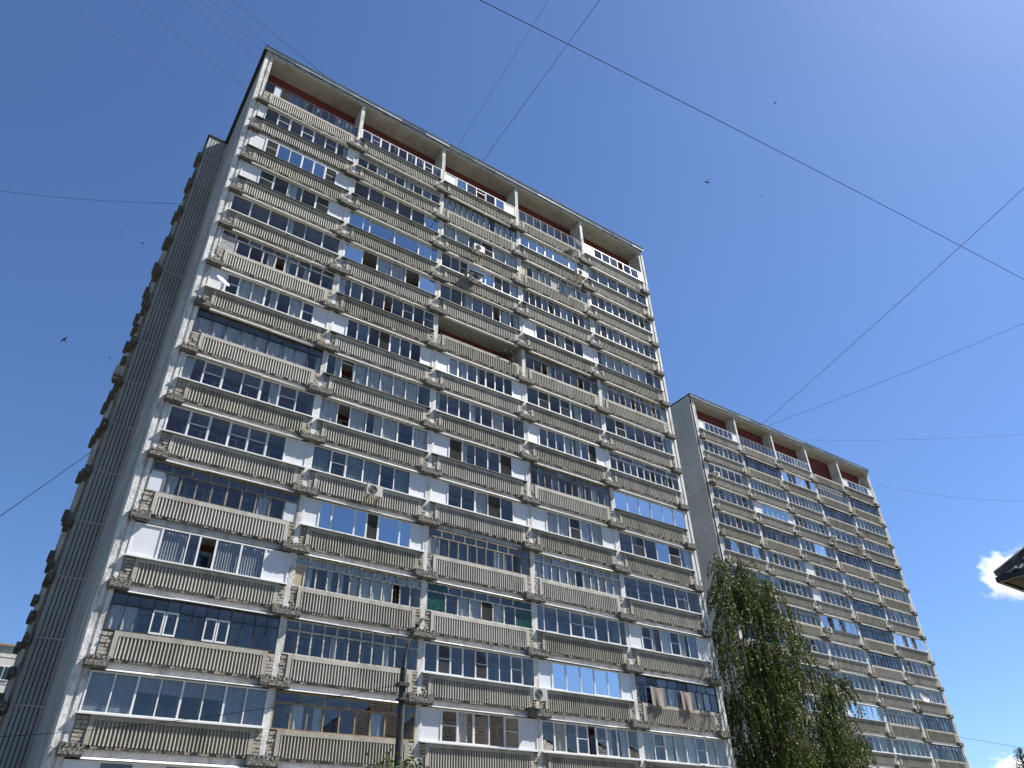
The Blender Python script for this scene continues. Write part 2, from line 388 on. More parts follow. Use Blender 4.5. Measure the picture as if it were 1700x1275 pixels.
M['innerframe'] = weathered('dull_room_window_frame', (.34,.33,.31), (.22,.20,.18), 3, (.4,.7), False, .2)
MESH['inner'] = inner_mesh()
CW = {'g':1,'b':1,'B':1.9,'o':.75,'O':1,'n':1,'h':1,'c':1,'v':1.15,'V':1.15,'r':1.05,'R':1.05,'W':1.15,'P':1.0,'w':.5,'p':.9,'s':.5,'t':1,'l':1,'m':1.2,'G':1.5,'y':.8,'x':1.2,'k':1,'q':1}
FR = {'w':'pvc','o':'oldwood','b':'brownwood','a':'greywood','d':'darkframe'}

def curtain_mesh(x0, x1, z0, z1, kind, rng):
    g = MB(); y = .37
    if kind in ('curtain',):
        n = max(10, int((x1-x0)/.05)); drift = rng.uniform(-.12, .12); ph = rng.uniform(0, 6)
        P = []
        for i in range(n+1):
            u = i/n; s = math.sin(u*n*.9 + ph)*.03 + math.sin(u*7+ph)*.02
            P.append(((x0+(x1-x0)*u, y+s, z1), (x0+(x1-x0)*u*(1-abs(drift)) + (drift if drift > 0 else 0)*(x1-x0), y+s*1.3, z0)))
        for a, b in zip(P, P[1:]): g.quad(a[1], b[1], b[0], a[0])
        me = M['curtain']
    elif kind in ('blindv', 'blindg'):
        x = x0
        while x < x1-.02:
            g.quad((x, y-.02, z0), (min(x+.095, x1), y+.035, z0), (min(x+.095, x1), y+.035, z1), (x, y-.02, z1)); x += .105
        me = M[kind]
    else:
        z = z1
        while z > z0+.02:
            g.quad((x0, y, z-.045), (x1, y, z-.045), (x1, y+.015, z), (x0, y+.015, z)); z -= .05
        me = M['blindr']
    return g.mesh('curtain', me)

def glazing(parent, X, Z, k, bay, spec, panes, rng, detail=True):
    """one glazed balcony front. spec = (frame, columns, sill, opts)"""
    fr, cols, sill, op = spec
    fm = M[FR[fr]]
    z0, z1 = 1.13, 2.50
    if 'z1' in op: z1 = op['z1']
    if sill == '-': z0 = 1.10
    xa, xb = (.125 if bay else .01), (W-.125 if bay < NB-1 else W-.01)
    yf = .25
    gf = MB(); curt = []
    thick = .075 if fr == 'w' else (.038 if fr == 'd' else .05)
    thin = .045 if fr == 'w' else (.03 if fr == 'd' else .042)
    if fr in 'oab': thick = .075; thin = .058
    if 'thin' in op: thick = .05; thin = .03
    gf.cur = 0
    gf.box(xa, xb, yf, yf+.07, z0, z0+.055); gf.box(xa, xb, yf, yf+.07, z1-.05, z1)
    gf.box(xa, xa+thick*.8, yf, yf+.07, z0+.055, z1-.05); gf.box(xb-thick*.8, xb, yf, yf+.07, z0+.055, z1-.05)
    if sill == 'S':
        gf.box(xa-.06, xb+.02, .105, .30, z0-.028, z0-.002); gf.box(xa-.06, xb+.02, .105, .117, z0-.06, z0-.028)
    if sill == 'D':
        gf.cur = 1; gf.box(xa-.08, xb-.02, .11, .30, z0-.025, z0-.002); gf.box(xa-.08, xb-.02, .11, .12, z0-.05, z0-.025); gf.cur = 0
    zt = z1 - .05
    top = op.get('top')
    zm = z0 + .055 + (zt-z0)*(.66 if top else 1.0)
    seq = [c for c in cols if c != '|']
    total = sum(CW[c] for c in seq); L = xb-xa-1.6*thick; x = xa+.8*thick; unit = L/total
    marks = []; j = 0
    for i, c in enumerate(cols):
        if c == '|': continue
        x2 = x + CW[c]*unit
        bar = thick if (i+1 < len(cols) and cols[i+1] == '|') else thin
        last = j == len(seq)-1
        if not last: gf.box(x2-bar/2, x2+bar/2, yf+.004, yf+.066, z0+.055, zm if top else zt)
        lx = x + (0 if j == 0 else prev/2); rx = x2 - (0 if last else bar/2)
        cell(gf, c, lx, rx, z0+.055, zm if top else zt, yf, fr, panes, curt, rng, op)
        x = x2; prev = bar; j += 1
    if top:
        gf.box(xa+.8*thick, xb-.8*thick, yf-.003, yf+.067, zm, zm+thin)
        n = len(top); Lu = (xb-xa-1.6*thick)/sum(CW[c] for c in top); b2 = xa+.8*thick
        for i, c in enumerate(top):
            a = b2; b2 = a+CW[c]*Lu
            if i < n-1: gf.box(b2-thin/2, b2+thin/2, yf+.004, yf+.066, zm+thin, zt)
            cell(gf, c, a+(thin/2 if i else 0), b2-(thin/2 if i < n-1 else 0), zm+thin, zt, yf, 'x', panes, curt, rng, op)
    ob = put('glazing', gf.mesh('glazing', [fm, M['darksill'], M['pvcpanel'], M['frost'], M['louvre'], M['ply'], M['gblock'], M['net'], M['pvc'], M['joint']]), parent, (X, 0, Z))
    if detail:
        for (a, b, c, d, kd) in curt:
            co = put('curtain' if kd == 'curtain' else 'blind', curtain_mesh(a, b, c, d, kd, rng), ob)
    return ob

def cell(gf, c, a, b, z0, z1, yf, fr, panes, curt, rng, op):
    yp = yf+.03
    def pane(m, x0=a, x1=b, q0=z0, q1=z1): panes.append((x0, x1, yp+rng.uniform(-.004,.004), q0, q1, m, rng.uniform(-.004,.004), rng.uniform(-.003,.003)))
    def slab(i, y=yp): gf.cur = i; gf.box(a, b, y, y+.03, z0, z1); gf.cur = 0
    sash = .028 if fr == 'w' else 0
    def sashes(inset=0):
        if not sash: return
        gf.box(a, b, yf+.012, yf+.05, z0, z0+sash); gf.box(a, b, yf+.012, yf+.05, z1-sash, z1)
        gf.box(a, a+sash, yf+.012, yf+.05, z0+sash, z1-sash); gf.box(b-sash, b, yf+.012, yf+.05, z0+sash, z1-sash)
    def bar(zz): gf.box(a+sash, b-sash, yf+.01, yf+.05, zz-.016, zz+.016)
    base = op.get('glass', 'glass')
    if c in 'gs':
        pane(base)
        if c == 'g' and fr != 'x' and rng.random() < .24:
            d_ = (b-a)*rng.uniform(.35, 1.0); e_ = rng.choice((a-.02, b+.02-d_)); curt.append((e_, e_+d_, z0, z1+.02, 'curtain'))
    elif c in 'bBm': pane({'b':'glassblue','B':'glassblue','m':'glasspale'}[c])
    elif c == 'h': sashes(); bar(z0+(z1-z0)*.52); pane(base)
    elif c == 'n': sashes(); bar(z0+(z1-z0)*.52); slab_i(gf, a, b, yf+.02, z0, z1, 7); pane(base)
    elif c == 'q':
        pane(base); gf.cur = 8
        for p0, p1, q0, q1 in ((a, b, z0, z0+.07), (a, b, z1-.07, z1), (a, a+.055, z0+.07, z1-.07), (b-.055, b, z0+.07, z1-.07)): gf.box(p0, p1, yf-.015, yf+.03, q0, q1)
        gf.cur = 0
    elif c in 'oO': pass
    elif c == 'k': slab_i(gf, a, b, yf+.02, z0, z1, 7)
    elif c == 't':
        # tilted sash hinged at the foot
        gf.hexa([(a, yf+.01, z0), (b, yf+.01, z0), (b, yf+.04, z0), (a, yf+.04, z0)], [(a, yf+.01, z0+.03), (b, yf+.01, z0+.03), (b, yf+.04, z0+.03), (a, yf+.04, z0+.03)])
        for p, q in ((a, a+.05), (b-.05, b)):
            gf.hexa([(p, yf+.01, z0+.03), (q, yf+.01, z0+.03), (q, yf+.04, z0+.03), (p, yf+.04, z0+.03)], [(p, yf+.15, z1-.1), (q, yf+.15, z1-.1), (q, yf+.18, z1-.1), (p, yf+.18, z1-.1)])
        gf.hexa([(a, yf+.15, z1-.15), (b, yf+.15, z1-.15), (b, yf+.18, z1-.15), (a, yf+.18, z1-.15)], [(a, yf+.155, z1-.1), (b, yf+.155, z1-.1), (b, yf+.185, z1-.1), (a, yf+.185, z1-.1)])
    elif c == 'c': pane(base); curt.append((a-.02, b+.02, z0, z1+.02, 'curtain'))
    elif c == 'v': pane(base); curt.append((a, b, z0, z1, 'blindv'))
    elif c == 'V': pane(base); curt.append((a, b, z0, z1, 'blindg'))
    elif c == 'r': pane(base); curt.append((a-.02, b+.02, z0, z1, 'blindr'))
    elif c == 'R': pane(base); curt.append((a-.02, b+.02, z0+(z1-z0)*.62, z1, 'blindr'))
    elif c in 'Ww': slab(2)
    elif c == 'P': slab(3)
    elif c == 'p': slab(3)
    elif c == 'l':
        z = z0
        while z < z1-.05: gf.cur = 4; gf.box(a, b, yp+rng.uniform(0,.02), yp+.04, z, z+.085); gf.cur = 0; z += .10
    elif c == 'y': slab(5)
    elif c == 'x': slab(4)
    elif c == 'G':
        nx, nz = 6, max(2, round((z1-z0)/.19)); dx, dz = (b-a)/nx, (z1-z0)/nz
        gf.cur = 9; gf.box(a, b, yp+.02, yp+.06, z0, z1); gf.cur = 6
        for i in range(nx):
            for j in range(nz): gf.box(a+dx*i+.008, a+dx*(i+1)-.008, yp, yp+.021, z0+dz*j+.008, z0+dz*(j+1)-.008)
        gf.cur = 0
    if c in 'gbBmc' and fr == 'w' and rng.random() < .35: sashes()
def slab_i(gf, a, b, y, z0, z1, i): gf.cur = i; gf.quad((a, y, z0), (b, y, z0), (b, y, z1), (a, y, z1)); gf.cur = 0

N = {}
O_ = {'z1': 2.27, 'glass': 'glassdark'}
SPEC = [[None]*5 for _ in range(15)]
S = SPEC
S[0] = [('d','gpngggcggccg','-',dict(z1=2.15, glass='glassdark')), ('w','gh|g|g|g|g|g|hg','D',dict(O_)), ('w','W|b|gtg|b|W','D',dict(O_)), ('a','gg|cggggg|g','-',dict(O_)), ('w','Wgggogcw','S',dict(O_))]
S[1] = [('w','wgh|gh|gh|gw','D',{}), ('o','ggg|gg|gg|gg','S',dict(top='lllll')), ('d','ccccccccgcccc','-',dict(thin=1)), ('w','bbbbbbbg','D',{}), ('w','gggggg','D',{})]
S[2] = [('w','W|n|bb|bb|n|W','D',{}), ('w','g|gg|gg|b','D',{}), ('w','ccgn|cc','D',{}), ('o','ygcccxcccgc','-',dict(top='gcgcgcgcgg')), ('w','gghgngnog','S',{})]
S[3] = [('w','W|n|ggg|n|W','D',{}), ('w','bs|B|B|bs','D',dict(glass='glassblue')), ('w','ggn|bb|bngg','S',{}), ('w','ggggtgggtgg','D',{}), ('w','gngggggggg','S',{})]
S[4] = [('w','gg|g|gg|g','S',dict(thin=1)), ('w','mO|cc|Om','D',{}), ('w','gg|ggg|o|gg','D',dict(thin=1)), ('w','W|gngng|W','S',{}), ('w','gcccccgg','D',{})]
S[5] = [('o','xgg|gog|ggg','-',dict(top='ggggggggg')), ('w','gg|gg|ogh|gh','D',dict(thin=1)), None, ('a','ggogg|ggogg','-',dict(top='gggggggg')), ('o','cggggogggogc','-',dict(top='cgcgcgcgcgcg'))]
S[6] = [('w','W|hcc|ggc|h|W','S',{}), ('w','W|gg|gk|gg|gW','D',{}), ('w','W|g|ggg|ggg|W','S',{}), ('w','gn|gn|ggg','S',{}), ('w','gngggng','S',{})]
S[7] = [('d','ccccccccg','-',dict(top='ggggggggg')), ('w','gtc|ccccg','D',{}), ('w','gggggcgg','S',{}), ('w','W|ggg|gggk|W','S',{}), ('w','gggg|ggoggog','S',dict(top='gggggg'))]
S[8] = [('w','gh|gh|ghg','S',{}), ('w','cocg|c|g|c','S',{}), ('w','W|k|ggg|k|W','D',{}), ('a','gggg|gggg|gggg','-',dict(top='gggggggggggg')), ('w','mmmmmm','D',{})]
S[9] = [('w','gh|g|hh|g|W','S',{}), ('w','vh|v|v|gv|W','S',{}), ('w','W|gg|gkg|W','S',{}), ('w','W|cc|ncc|W','S',{}), ('w','gngbng','S',{})]
S[10] = [('a','pgggg|ggggp','-',dict(top='gggggggg')), ('w','W|b|B|b|k|B|b|W','S',dict(glass='glassblue')), ('a','cggg|gggc|ggg','-',dict(top='ggggggggg')), ('o','cccc|cgcc|ccc','-',dict(top='cccccccccc')), ('w','gg|gg|hg','S',dict(thin=1))]
S[11] = [('w','W|Vs|o|V|V|W','S',{}), ('o','yggggc|cccogg','-',dict(top='cccccccccc')), ('o','Ggcckc|gG','-',dict(top='GgggggG')), ('w','sgg|hh|ggs','S',{}), ('w','W|hg|ghgg|W','S',{})]
S[12] = [('d','ccgqqggqqgggg','-',dict(top='ggggggggggggg')), ('o','ggggggggggg','-',dict(top='ggggggggggg')), ('w','gnggngghg','S',{}), ('w','P|mmmmm|P','S',{}), ('d','gggcccccccg','-',dict(top='gggggggg', thin=1))]
S[13] = [('w','rr|RR|RR|rr','S',{}), ('b','ggggggggg','-',dict(top='gggggg')), ('w','W|h|g|gg|h|W','S',{}), ('w','g|gg|ho|h|gg|g','S',{}), ('w','ch|cc|ch|cc','S',{})]
S[14] = [('w','PgPgPg','S',{}), ('w','gg|gg|gg','S',{}), ('w','W|gg|gg|W','S',{}), ('o','gggggggg','-',dict(top='gggggggg')), ('w','gg|gg|gg','S',{})]

def block(root, S, detail, seed, camdist_panes=None):
    rng = random.Random(seed); panes_all = []
    for k in range(NR):
        z = zr(k)
        for i in range(NB):
            X = i*W
            put('balustrade', rng.choice(MESH['bal']), root, (X, 0, z))
            put('brick_course', rng.choice(MESH['crs']), root, (X, 0, z))
            put('floor_slab', MESH['slab'], root, (X, 0, z))
            if rng.random() < .93: put('drip_flashing', rng.choice(MESH['fls']), root, (X, 0, z))
            put('inner_window', MESH['inner'], root, (X, 0, z))
            bi = put('brick_infill', rng.choice(MESH['inf']), root, (X+(.122 if i else -.0), 0, z)); bi.scale.x = 1.0 if i else 1.42
            bi = put('brick_infill', rng.choice(MESH['inf']), root, (X+W-.415, 0, z)); bi.scale.x = 1.0 if i < NB-1 else 1.42
            sp = S[k][i]
            if sp is None: continue
            pl = []
            ob = glazing(root, X, z, k, i, sp, pl, rng, detail)
            panes_all += [(ob, X, z, p) for p in pl]
        for i in range(NB+1):
            key = 'brkL' if i == 0 else 'brkR' if i == NB else 'brk'
            put('balcony_bracket', rng.choice(MESH[key]), root, (i*W, 0, z))
    # panes: the nearest as parts of their glazing, the far small ones joined
    def quad(g, ox, oz, p):
        x0, x1, y, q0, q1, mm, tx, tz = p
        g.quad((ox+x0, y-tx*8*(x1-x0), oz+q0), (ox+x1, y+tx*8*(x1-x0), oz+q0), (ox+x1, y+tx*8*(x1-x0)+tz*4, oz+q1), (ox+x0, y-tx*8*(x1-x0)+tz*4, oz+q1))
    gm = ['glass', 'glassblue', 'glasspale', 'glassdark']
    base = root.matrix_world.translation if root.parent else Vector(root.location)
    panes_all.sort(key=lambda t: (Vector((t[1]+(t[3][0]+t[3][1])/2, 0, t[2]+1.8)) + base - CAM).length - 14*(t[3][1]-t[3][0]))
    lim = 300 if detail else 0
    for ob, X, z, p in panes_all[:lim]:
        g = MB(); quad(g, 0, 0, p); put('pane', g.mesh('pane', M[p[5]]), ob)
    g = MB()
    for ob, X, z, p in panes_all[lim:]:
        g.cur = gm.index(p[5]); quad(g, X, z, p)
    o = put('panes', g.mesh('panes', [M[n] for n in gm]), root); o['kind'] = 'stuff'
    # piers (party walls of the loggias), edge piers, back wall, roof
    zt = 47.0
    for i in range(1, NB):
        g = MB(); g.box(i*W-.125, i*W+.125, .25, 1.455, -1, zt); put('pier', (g, M['pier']), root)
    for s, n in ((-1, 0), (1, NB)):
        x = n*W
        for a, b, y in ((.0, .19, .27), (.29, .50, .25)):
            g = MB(); xa, xb = (x-b, x-a) if s < 0 else (x+a, x+b)
            zz = -1.0
            for k in reversed(range(NR)):
                g.box(xa, xb, y, 1.455, zz, zr(k)-.02); zz = zr(k)+.0
            g.box(xa, xb, y, 1.455, zz, zt)
            if a == 0 and s < 0: pass
            put('edge_pier', (g, M['edge_pier']), root)
        g = MB(); g.box(*( (x-.29, x-.19) if s < 0 else (x+.19, x+.29)), .33, 1.45, -1, zt); put('pier_groove', (g, M['edge_pier']), root)
    for i in range(NB):
        g = MB(); g.box(i*W+.125, (i+1)*W-.125, 1.452, 1.6, 0, zt); put('loggia_wall', (g, M['red']), root)
    g = MB(); g.box(.0, NB*W, .26, 1.40, -.02, zr(NR-1)-.3); put('ground_floor_wall', (g, M['pier']), root)
    return zt

# ---- block A, the near one
A = thing('apartment_building', 'tall near apartment block with fifteen rows of glazed balconies and white piers', 'building')
zt = block(A, SPEC, True, 11)
def roof(root, x0, x1, back, seed):
    rng = random.Random(seed)
    g = MB(); g.box(x0+.21, x1-.21, .18, back, 47.0, 47.14)
    put('roof_soffit', (g, M['soffit']), root)
    g = MB(); x = x0+.20          # rough white edge beam of the roof slab
    while x < x1-.2:
        l = min(rng.uniform(.5, 1.3), x1-.2-x); g.box(x, x+l, .12+rng.uniform(-.012,.012), back, 47.143, 47.30+rng.uniform(-.02,.02)); x += l
    put('roof_slab', (g, M['fascia']), root)
    x = x0; g = MB(); gs = []
    while x < x1-.01:            # sheet-metal fascia in lengths with small gaps
        l = min(rng.uniform(1.9, 2.1), x1-x)
        y = .02+rng.uniform(-.015,.015)
        f = MB(); f.hexa([(x+.008, y+.03, 47.33+rng.uniform(-.02,.02)), (x+l-.008, y+.03, 47.33+rng.uniform(-.02,.02)), (x+l-.008, y+.05, 47.34), (x+.008, y+.05, 47.34)],
                         [(x+.008, y, 47.62), (x+l-.008, y, 47.62), (x+l-.008, y+.02, 47.62), (x+.008, y+.02, 47.62)])
        put('roof_fascia', (f, M['metal']), root); x += l
    g = MB(); g.box(x0, x1, -.01, back, 47.625, 47.67); g.box(x0+.1, x1-.1, .10, back, 47.32, 47.62)
    put('roof_edge', (g, M['roofdark']), root)
roof(A, -.71, NB*W+.71-.2, 8.9, 5)
g = MB(); g.box(-.50, NB*W+.5, 1.602, 8.9, 0, 47.0)
put('end_wall', (g, M['endwall']), A)

# ribbed panels: one per storey
def rib_panels(root, horiz, a0, a1, plane, zs, pitch, gw=.045, proud=.05, depth=.3, nm='ribbed_panel', rm='ribwall'):
    for z0, z1 in zip(zs[1:], zs):
        g = MB()
        n = max(1, round((a1-a0)/pitch)); p = (a1-a0)/n
        g.cur = 1
        if horiz: g.box(a0, a1, plane+proud, plane+depth, z0+.03, z1-.03)
        else: g.box(plane+proud, plane+depth, a0, a1, z0+.03, z1-.03)
        g.cur = 0
        for i in range(n):
            l, r = a0+p*i+(gw if i else 0), a0+p*(i+1)
            if horiz: g.box(l, r, plane, plane+proud, z0+.03, z1-.03)
            else: g.box(plane, plane+proud, l, r, z0+.03, z1-.03)
        put(nm, (g, [M[rm], M['darkgap']]), root)
        g = MB()
        if horiz: g.box(a0, a1, plane+.01, plane+depth, z0-.028, z0+.028)
        else: g.box(plane+.01, plane+depth, a0, a1, z0-.028, z0+.028)
        put('panel_joint', (g, M['joint']), root)

Bk = thing('rear_block', 'narrow grey ribbed block end standing behind the left corner of the near block', 'building')
zs = [47.45] + [44.9-.05 - 2.8*i + .25 for i in range(17)]
zs = [z for z in zs if z > -.5] + [-.5]
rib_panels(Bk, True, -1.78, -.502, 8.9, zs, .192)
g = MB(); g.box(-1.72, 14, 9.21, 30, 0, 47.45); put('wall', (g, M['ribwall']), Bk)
g = MB(); g.box(-1.90, -.50, 8.84, 9.3, 47.46, 47.56); g.box(-1.9, 14, 9.3, 30, 47.46, 47.56); put('roof_edge', (g, M['roofdark']), Bk)
for q in range(3):
    y = 9.32 + q*W
    g = MB(); g.box(-1.90, -1.722, y-.1, y+.12, 0, 47.0); put('pier', (g, M['greywood'] if q == 0 else M['pier']), Bk)
    for k in range(17):
        z = 45.0 - 2.8*k
        if z < 1: break
        put('balcony_bracket', MESH['brk'][k % 4], Bk, (-2.15, y, z), R(-90))
        if q < 2: put('balustrade', MESH['bal'][k % 3], Bk, (-2.15+.12, y+W, z), R(-90))

# ---- block B, the far one
B = thing('apartment_building', 'smaller farther apartment block rising behind the birch, grey ribbed end wall', 'building', (52.67, 13.06, -.78))
def rs(seed):
    rng = random.Random(seed); out = []
    white = ['gh|gg|gh|g', 'W|gg|ggg|W', 'gggggggg', 'gn|gg|gng', 'W|bb|bbb|P', 'cc|cc|ccg', 'gnggngg', 'P|mmmmm|g', 'gg|gg|gg', 'ghggggh', 'cgcgcgg']
    for k in range(15):
        row = []
        for i in range(5):
            t = rng.random()
            if t < .70: row.append(('w', rng.choice(white), rng.choice('SSSD'), {}))
            elif t < .84: row.append(('d', 'gggggggggg', '-', dict(top='gggggggggg')))
            else: row.append((rng.choice('oa'), rng.choice(['gggogggogg', 'cccccccccc', 'gcgcgggggg']), '-', dict(top='gggggggggg')))
        out.append(row)
    return out
T = rs(5)
d10 = ('d', 'gggggggggg', '-', dict(top='gggggggggg'))
T[0] = [('w','W|gggggg|W','S',dict(O_)), ('a','gggggggggg','-',dict(O_)), ('w','ghgggg|hgggg','S',dict(O_)), None, ('w','W|ggggc|W','S',dict(O_))]
T[1] = [('w','gngg|gggg','S',{}), d10, ('w','mggm|mkm','S',{}), ('o','gggggggggg','-',dict(top='gggggggggg')), d10]
T[2] = [('w','cccccc','S',{}), ('w','gggggggggg','S',{}), ('w','gggggggggg','S',{}), d10, ('w','gggggggg','S',{})]
T[3] = [('w','gngg|gng','S',{}), ('w','W|bbbbb|P','S',{}), ('w','gngg|ggng','S',{}), ('w','cccccc','S',{}), ('w','gggggggg','S',{})]
T[4] = [('w','gggn|gcc','S',{}), ('a','gggggggg','-',dict(top='gggggggg')), ('w','ghgmmgg','S',{}), d10, d10]
T[5] = [('w','vbvvbg','S',{}), ('w','gn|ggg|ng','S',{}), ('w','W|ngggg','S',{}), ('w','cccggcc','S',{}), ('o','cccccccc','-',dict(top='cccccccc'))]
T[6] = [('w','gggggg','S',{}), ('w','ggnc|ngg','S',{}), ('w','W|gnggnc','S',{}), d10, ('w','ghgghgg','S',{})]
T[7] = [('w','gggggg','S',{}), ('o','gggggggg','-',dict(top='gggggggg')), ('w','bnbnbb','D',{}), d10, ('w','mmgmnmm','S',{})]
block(B, T, False, 23)
roof(B, -.80, NB*W+.71, 12, 8)
g = MB(); g.box(-.45, NB*W+.5, 1.602, 12, 0, 47.0); put('building_core', (g, M['endwall']), B)
zs = [47.55] + [44.55 - 2.8*i for i in range(16)]
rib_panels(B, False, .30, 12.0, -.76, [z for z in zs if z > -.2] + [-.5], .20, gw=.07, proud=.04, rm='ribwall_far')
for kk in (0,):
    g = MB()
    for zz in (44.6, 44.2): pass

# ---- far left block
L = thing('apartment_building', 'low pale concrete block far off at the left edge beyond the tower', 'building')
g = MB(); g.box(-30, 6, 70, 84, 0, 25.4); put('wall', (g, M['farwall']), L)
g = MB(); g.box(-30.2, 6.2, 69.8, 84.2, 25.75, 25.95); put('roof_edge', (g, M['brownwood']), L)
g = MB(); g.box(-30.1, 6.1, 69.9, 84, 25.4, 25.75); put('cornice', (g, M['metal']), L)
for k in range(9):
    for i in range(12):
        x = -28.6 + i*2.9; z = 22.2 - 2.75*k
        if z < 1: continue
        f = MB(); f.box(x, x+1.5, 69.93, 70.05, z, z+1.45)
        fo = put('window', (f, M['pvc']), L)
        f = MB()
        for a, b in ((x+.07, x+.72), (x+.79, x+1.43)): f.quad((a, 69.925, z+.09), (b, 69.925, z+.09), (b, 69.925, z+1.38), (a, 69.925, z+1.38))
        put('pane', (f, M['inner']), fo)
    g = MB(); g.box(-30, 6, 69.97, 70.0, 24.6-2.75*k-.03, 24.6-2.75*k+.03); put('panel_joint', (g, M['joint']), L)

# ---------------------------------------------------------------- things on the facades
def ac(loc, label, hood=False, rz=0.0, w=.82):
    t = thing('air_conditioner', label, 'air conditioner', loc, rz, 'air conditioner units on the balconies')
    g = MB(); g.box(-w/2, w/2, -.16, .16, -.28, .28); put('casing', (g, M['acbody']), t)
    g = MB(); n = 18; c = (-.1, -.165, 0); r = .22
    nn = len(g.v); g.v += [(c[0]+r*math.cos(2*math.pi*i/n), c[1], c[2]+r*math.sin(2*math.pi*i/n)) for i in range(n)]; g.f.append(tuple(nn+i for i in range(n))); g.mi.append(0)
    for rr in (.08, .15, .22): g.tube([(c[0]+rr*math.cos(2*math.pi*i/16), -.172, rr*math.sin(2*math.pi*i/16)) for i in range(17)], .006, 4)
    put('fan_grille', (g, M['acgrille']), t)
    for s in (-.28, .28):
        g = MB(); g.tube([(s, -.2, -.30), (s, .34, -.30)], .018, 4); g.tube([(s, -.16, -.31), (s, .34, -.62)], .014, 4); g.tube([(s, .335, -.29), (s, .335, -.64)], .016, 4); put('wall_bracket', (g, M['darkframe']), t)
    g = MB(); g.tube([(.2, .1, -.28), (.22, .2, -.40), (.1, .28, -.46), (.12, .34, -.3)], .016, 5); put('pipe', (g, M['ply']), t)
    if hood:
        g = MB(); g.hexa([(-w/2-.12, -.30, .30), (w/2+.12, -.30, .30), (w/2+.12, .30, .42), (-w/2-.12, .30, .42)], [(-w/2-.12, -.30, .32), (w/2+.12, -.30, .32), (w/2+.12, .30, .44), (-w/2-.12, .30, .44)]); put('rain_hood', (g, M['darksill']), t)
    return t
ac((15.66, -.22, 37.62), 'boxy grey air conditioner, upper of two stacked near the middle bays', False)
ac((15.45, -.24, 34.80), 'grey air conditioner under a dark sloping hood on the near block', True)
ac((24.84, -.22, 40.15), 'air conditioner hiding the end of the row of bright blue panes', False)
ac((9.72, -.22, 17.72), 'air conditioner hung under the sill of the vertical-blind balcony', False)
ac((19.12, -.24, 9.40), 'lowest air conditioner, tucked against a white pier above its bracket', False)
ac((52.67+.55, 12.85, 36.9), 'small air conditioner beside the ribbed end wall of the far block', False)
ac((52.67+19.2, 12.85, 33.9), 'air conditioner at a pier high in the middle of the far block', False)
ac((52.67+24.3, 12.85, 33.9), 'air conditioner at the right end of the pale curtained balcony, far block', False)
ac((52.67+13.1, 12.85, 22.7), 'air conditioner below the bright blue window of the far block', False)
ac((-2.2, 9.75, 26.3), 'air conditioner in profile on the edge of the ribbed rear block', False, R(-90))

M['dishgrey'] = weathered('grey_dish', (.30,.30,.30), (.22,.22,.21), 2, (.5,.8), False, .05, rough=.5)
def dish(loc, label, r=.42, aim=(.35, -.75, .55), dm='dish'):
    t = thing('satellite_dish', label, 'satellite dish', loc, 0, 'satellite dishes on the balconies')
    q = Vector(aim).normalized().to_track_quat('Z', 'Y').to_matrix()
    g = MB(); rings = 5; n = 20; P = []
    for j in range(rings+1):
        rr = r*j/rings; d = .16*(rr/r)**2*r*1.4
        P.append([q @ Vector((rr*math.cos(2*math.pi*i/n), rr*math.sin(2*math.pi*i/n), d)) for i in range(n)])
    for j in range(rings):
        for i in range(n): g.quad(P[j][i], P[j][(i+1)%n], P[j+1][(i+1)%n], P[j+1][i])
    for j in range(rings):
        for i in range(n):
            o_ = q @ Vector((0,0,-.012)); g.quad(P[j+1][i]+o_, P[j+1][(i+1)%n]+o_, P[j][(i+1)%n]+o_, P[j][i]+o_)
    put('reflector', (g, M[dm]), t)
    f = q @ Vector((0, 0, r*1.0))
    g = MB(); g.tube([q @ Vector((0, -r, .08)), f], .012, 4); g.tube([f, f + (q @ Vector((0,0,.1)))], .035, 6); put('feed_arm', (g, M['darkframe']), t)
    g = MB(); g.tube([(0,0,-.02), (.05,.2,-.25), (.05,.45,-.25)], .02, 5); put('mount', (g, M['darkframe']), t)
dish((.62, -.25, 26.85), 'white satellite dish on the left end of the curtained balcony', .38)
dish((25.0, -.2, 43.5), 'white satellite dish by the pier under the roof, near block', .40)
dish((52.67+27.2, 12.8, 17.65), 'grey satellite dish low on the right side of the far block', .55, (-.2,-.9,.3), 'dishgrey')

t = thing('tv_antenna', 'dark spiky television aerial leaning from a balcony near the right edge', 'antenna', (30.1, .1, 39.7))
g = MB(); g.tube([(0,.12,-.3), (-.1,-.3,.1)], .014, 4); g.tube([(-.7,-.25,-.05), (.35,-.35,.25)], .012, 4); put('boom', (g, M['darkframe']), t)
for i in range(6):
    x = -.6 + i*.18; g = MB(); g.tube([(x, -.26, -.24+x*.25), (x-.06, -.30, .30+x*.25)], .008, 4); put('rod', (g, M['darkframe']), t)

# bundle in the open balcony
g = MB(); rng = random.Random(3)
for i in range(26):
    p = Vector((rng.uniform(-.45,.5), rng.uniform(-.15,.3), rng.uniform(-.45,.55)))
    q = p + Vector((rng.uniform(-.4,.4), rng.uniform(-.15,.15), rng.uniform(-.35,.3))); g.tube([p, (p+q)/2+Vector((0,-.05,.04)), q], .05, 5, .015)
o = tag(put('net_bundle', (g, M['junk']), None, (18.2, .28, 29.75)), 'dark tangled bundle hanging over the rail of the open unglazed balcony', 'bundle')
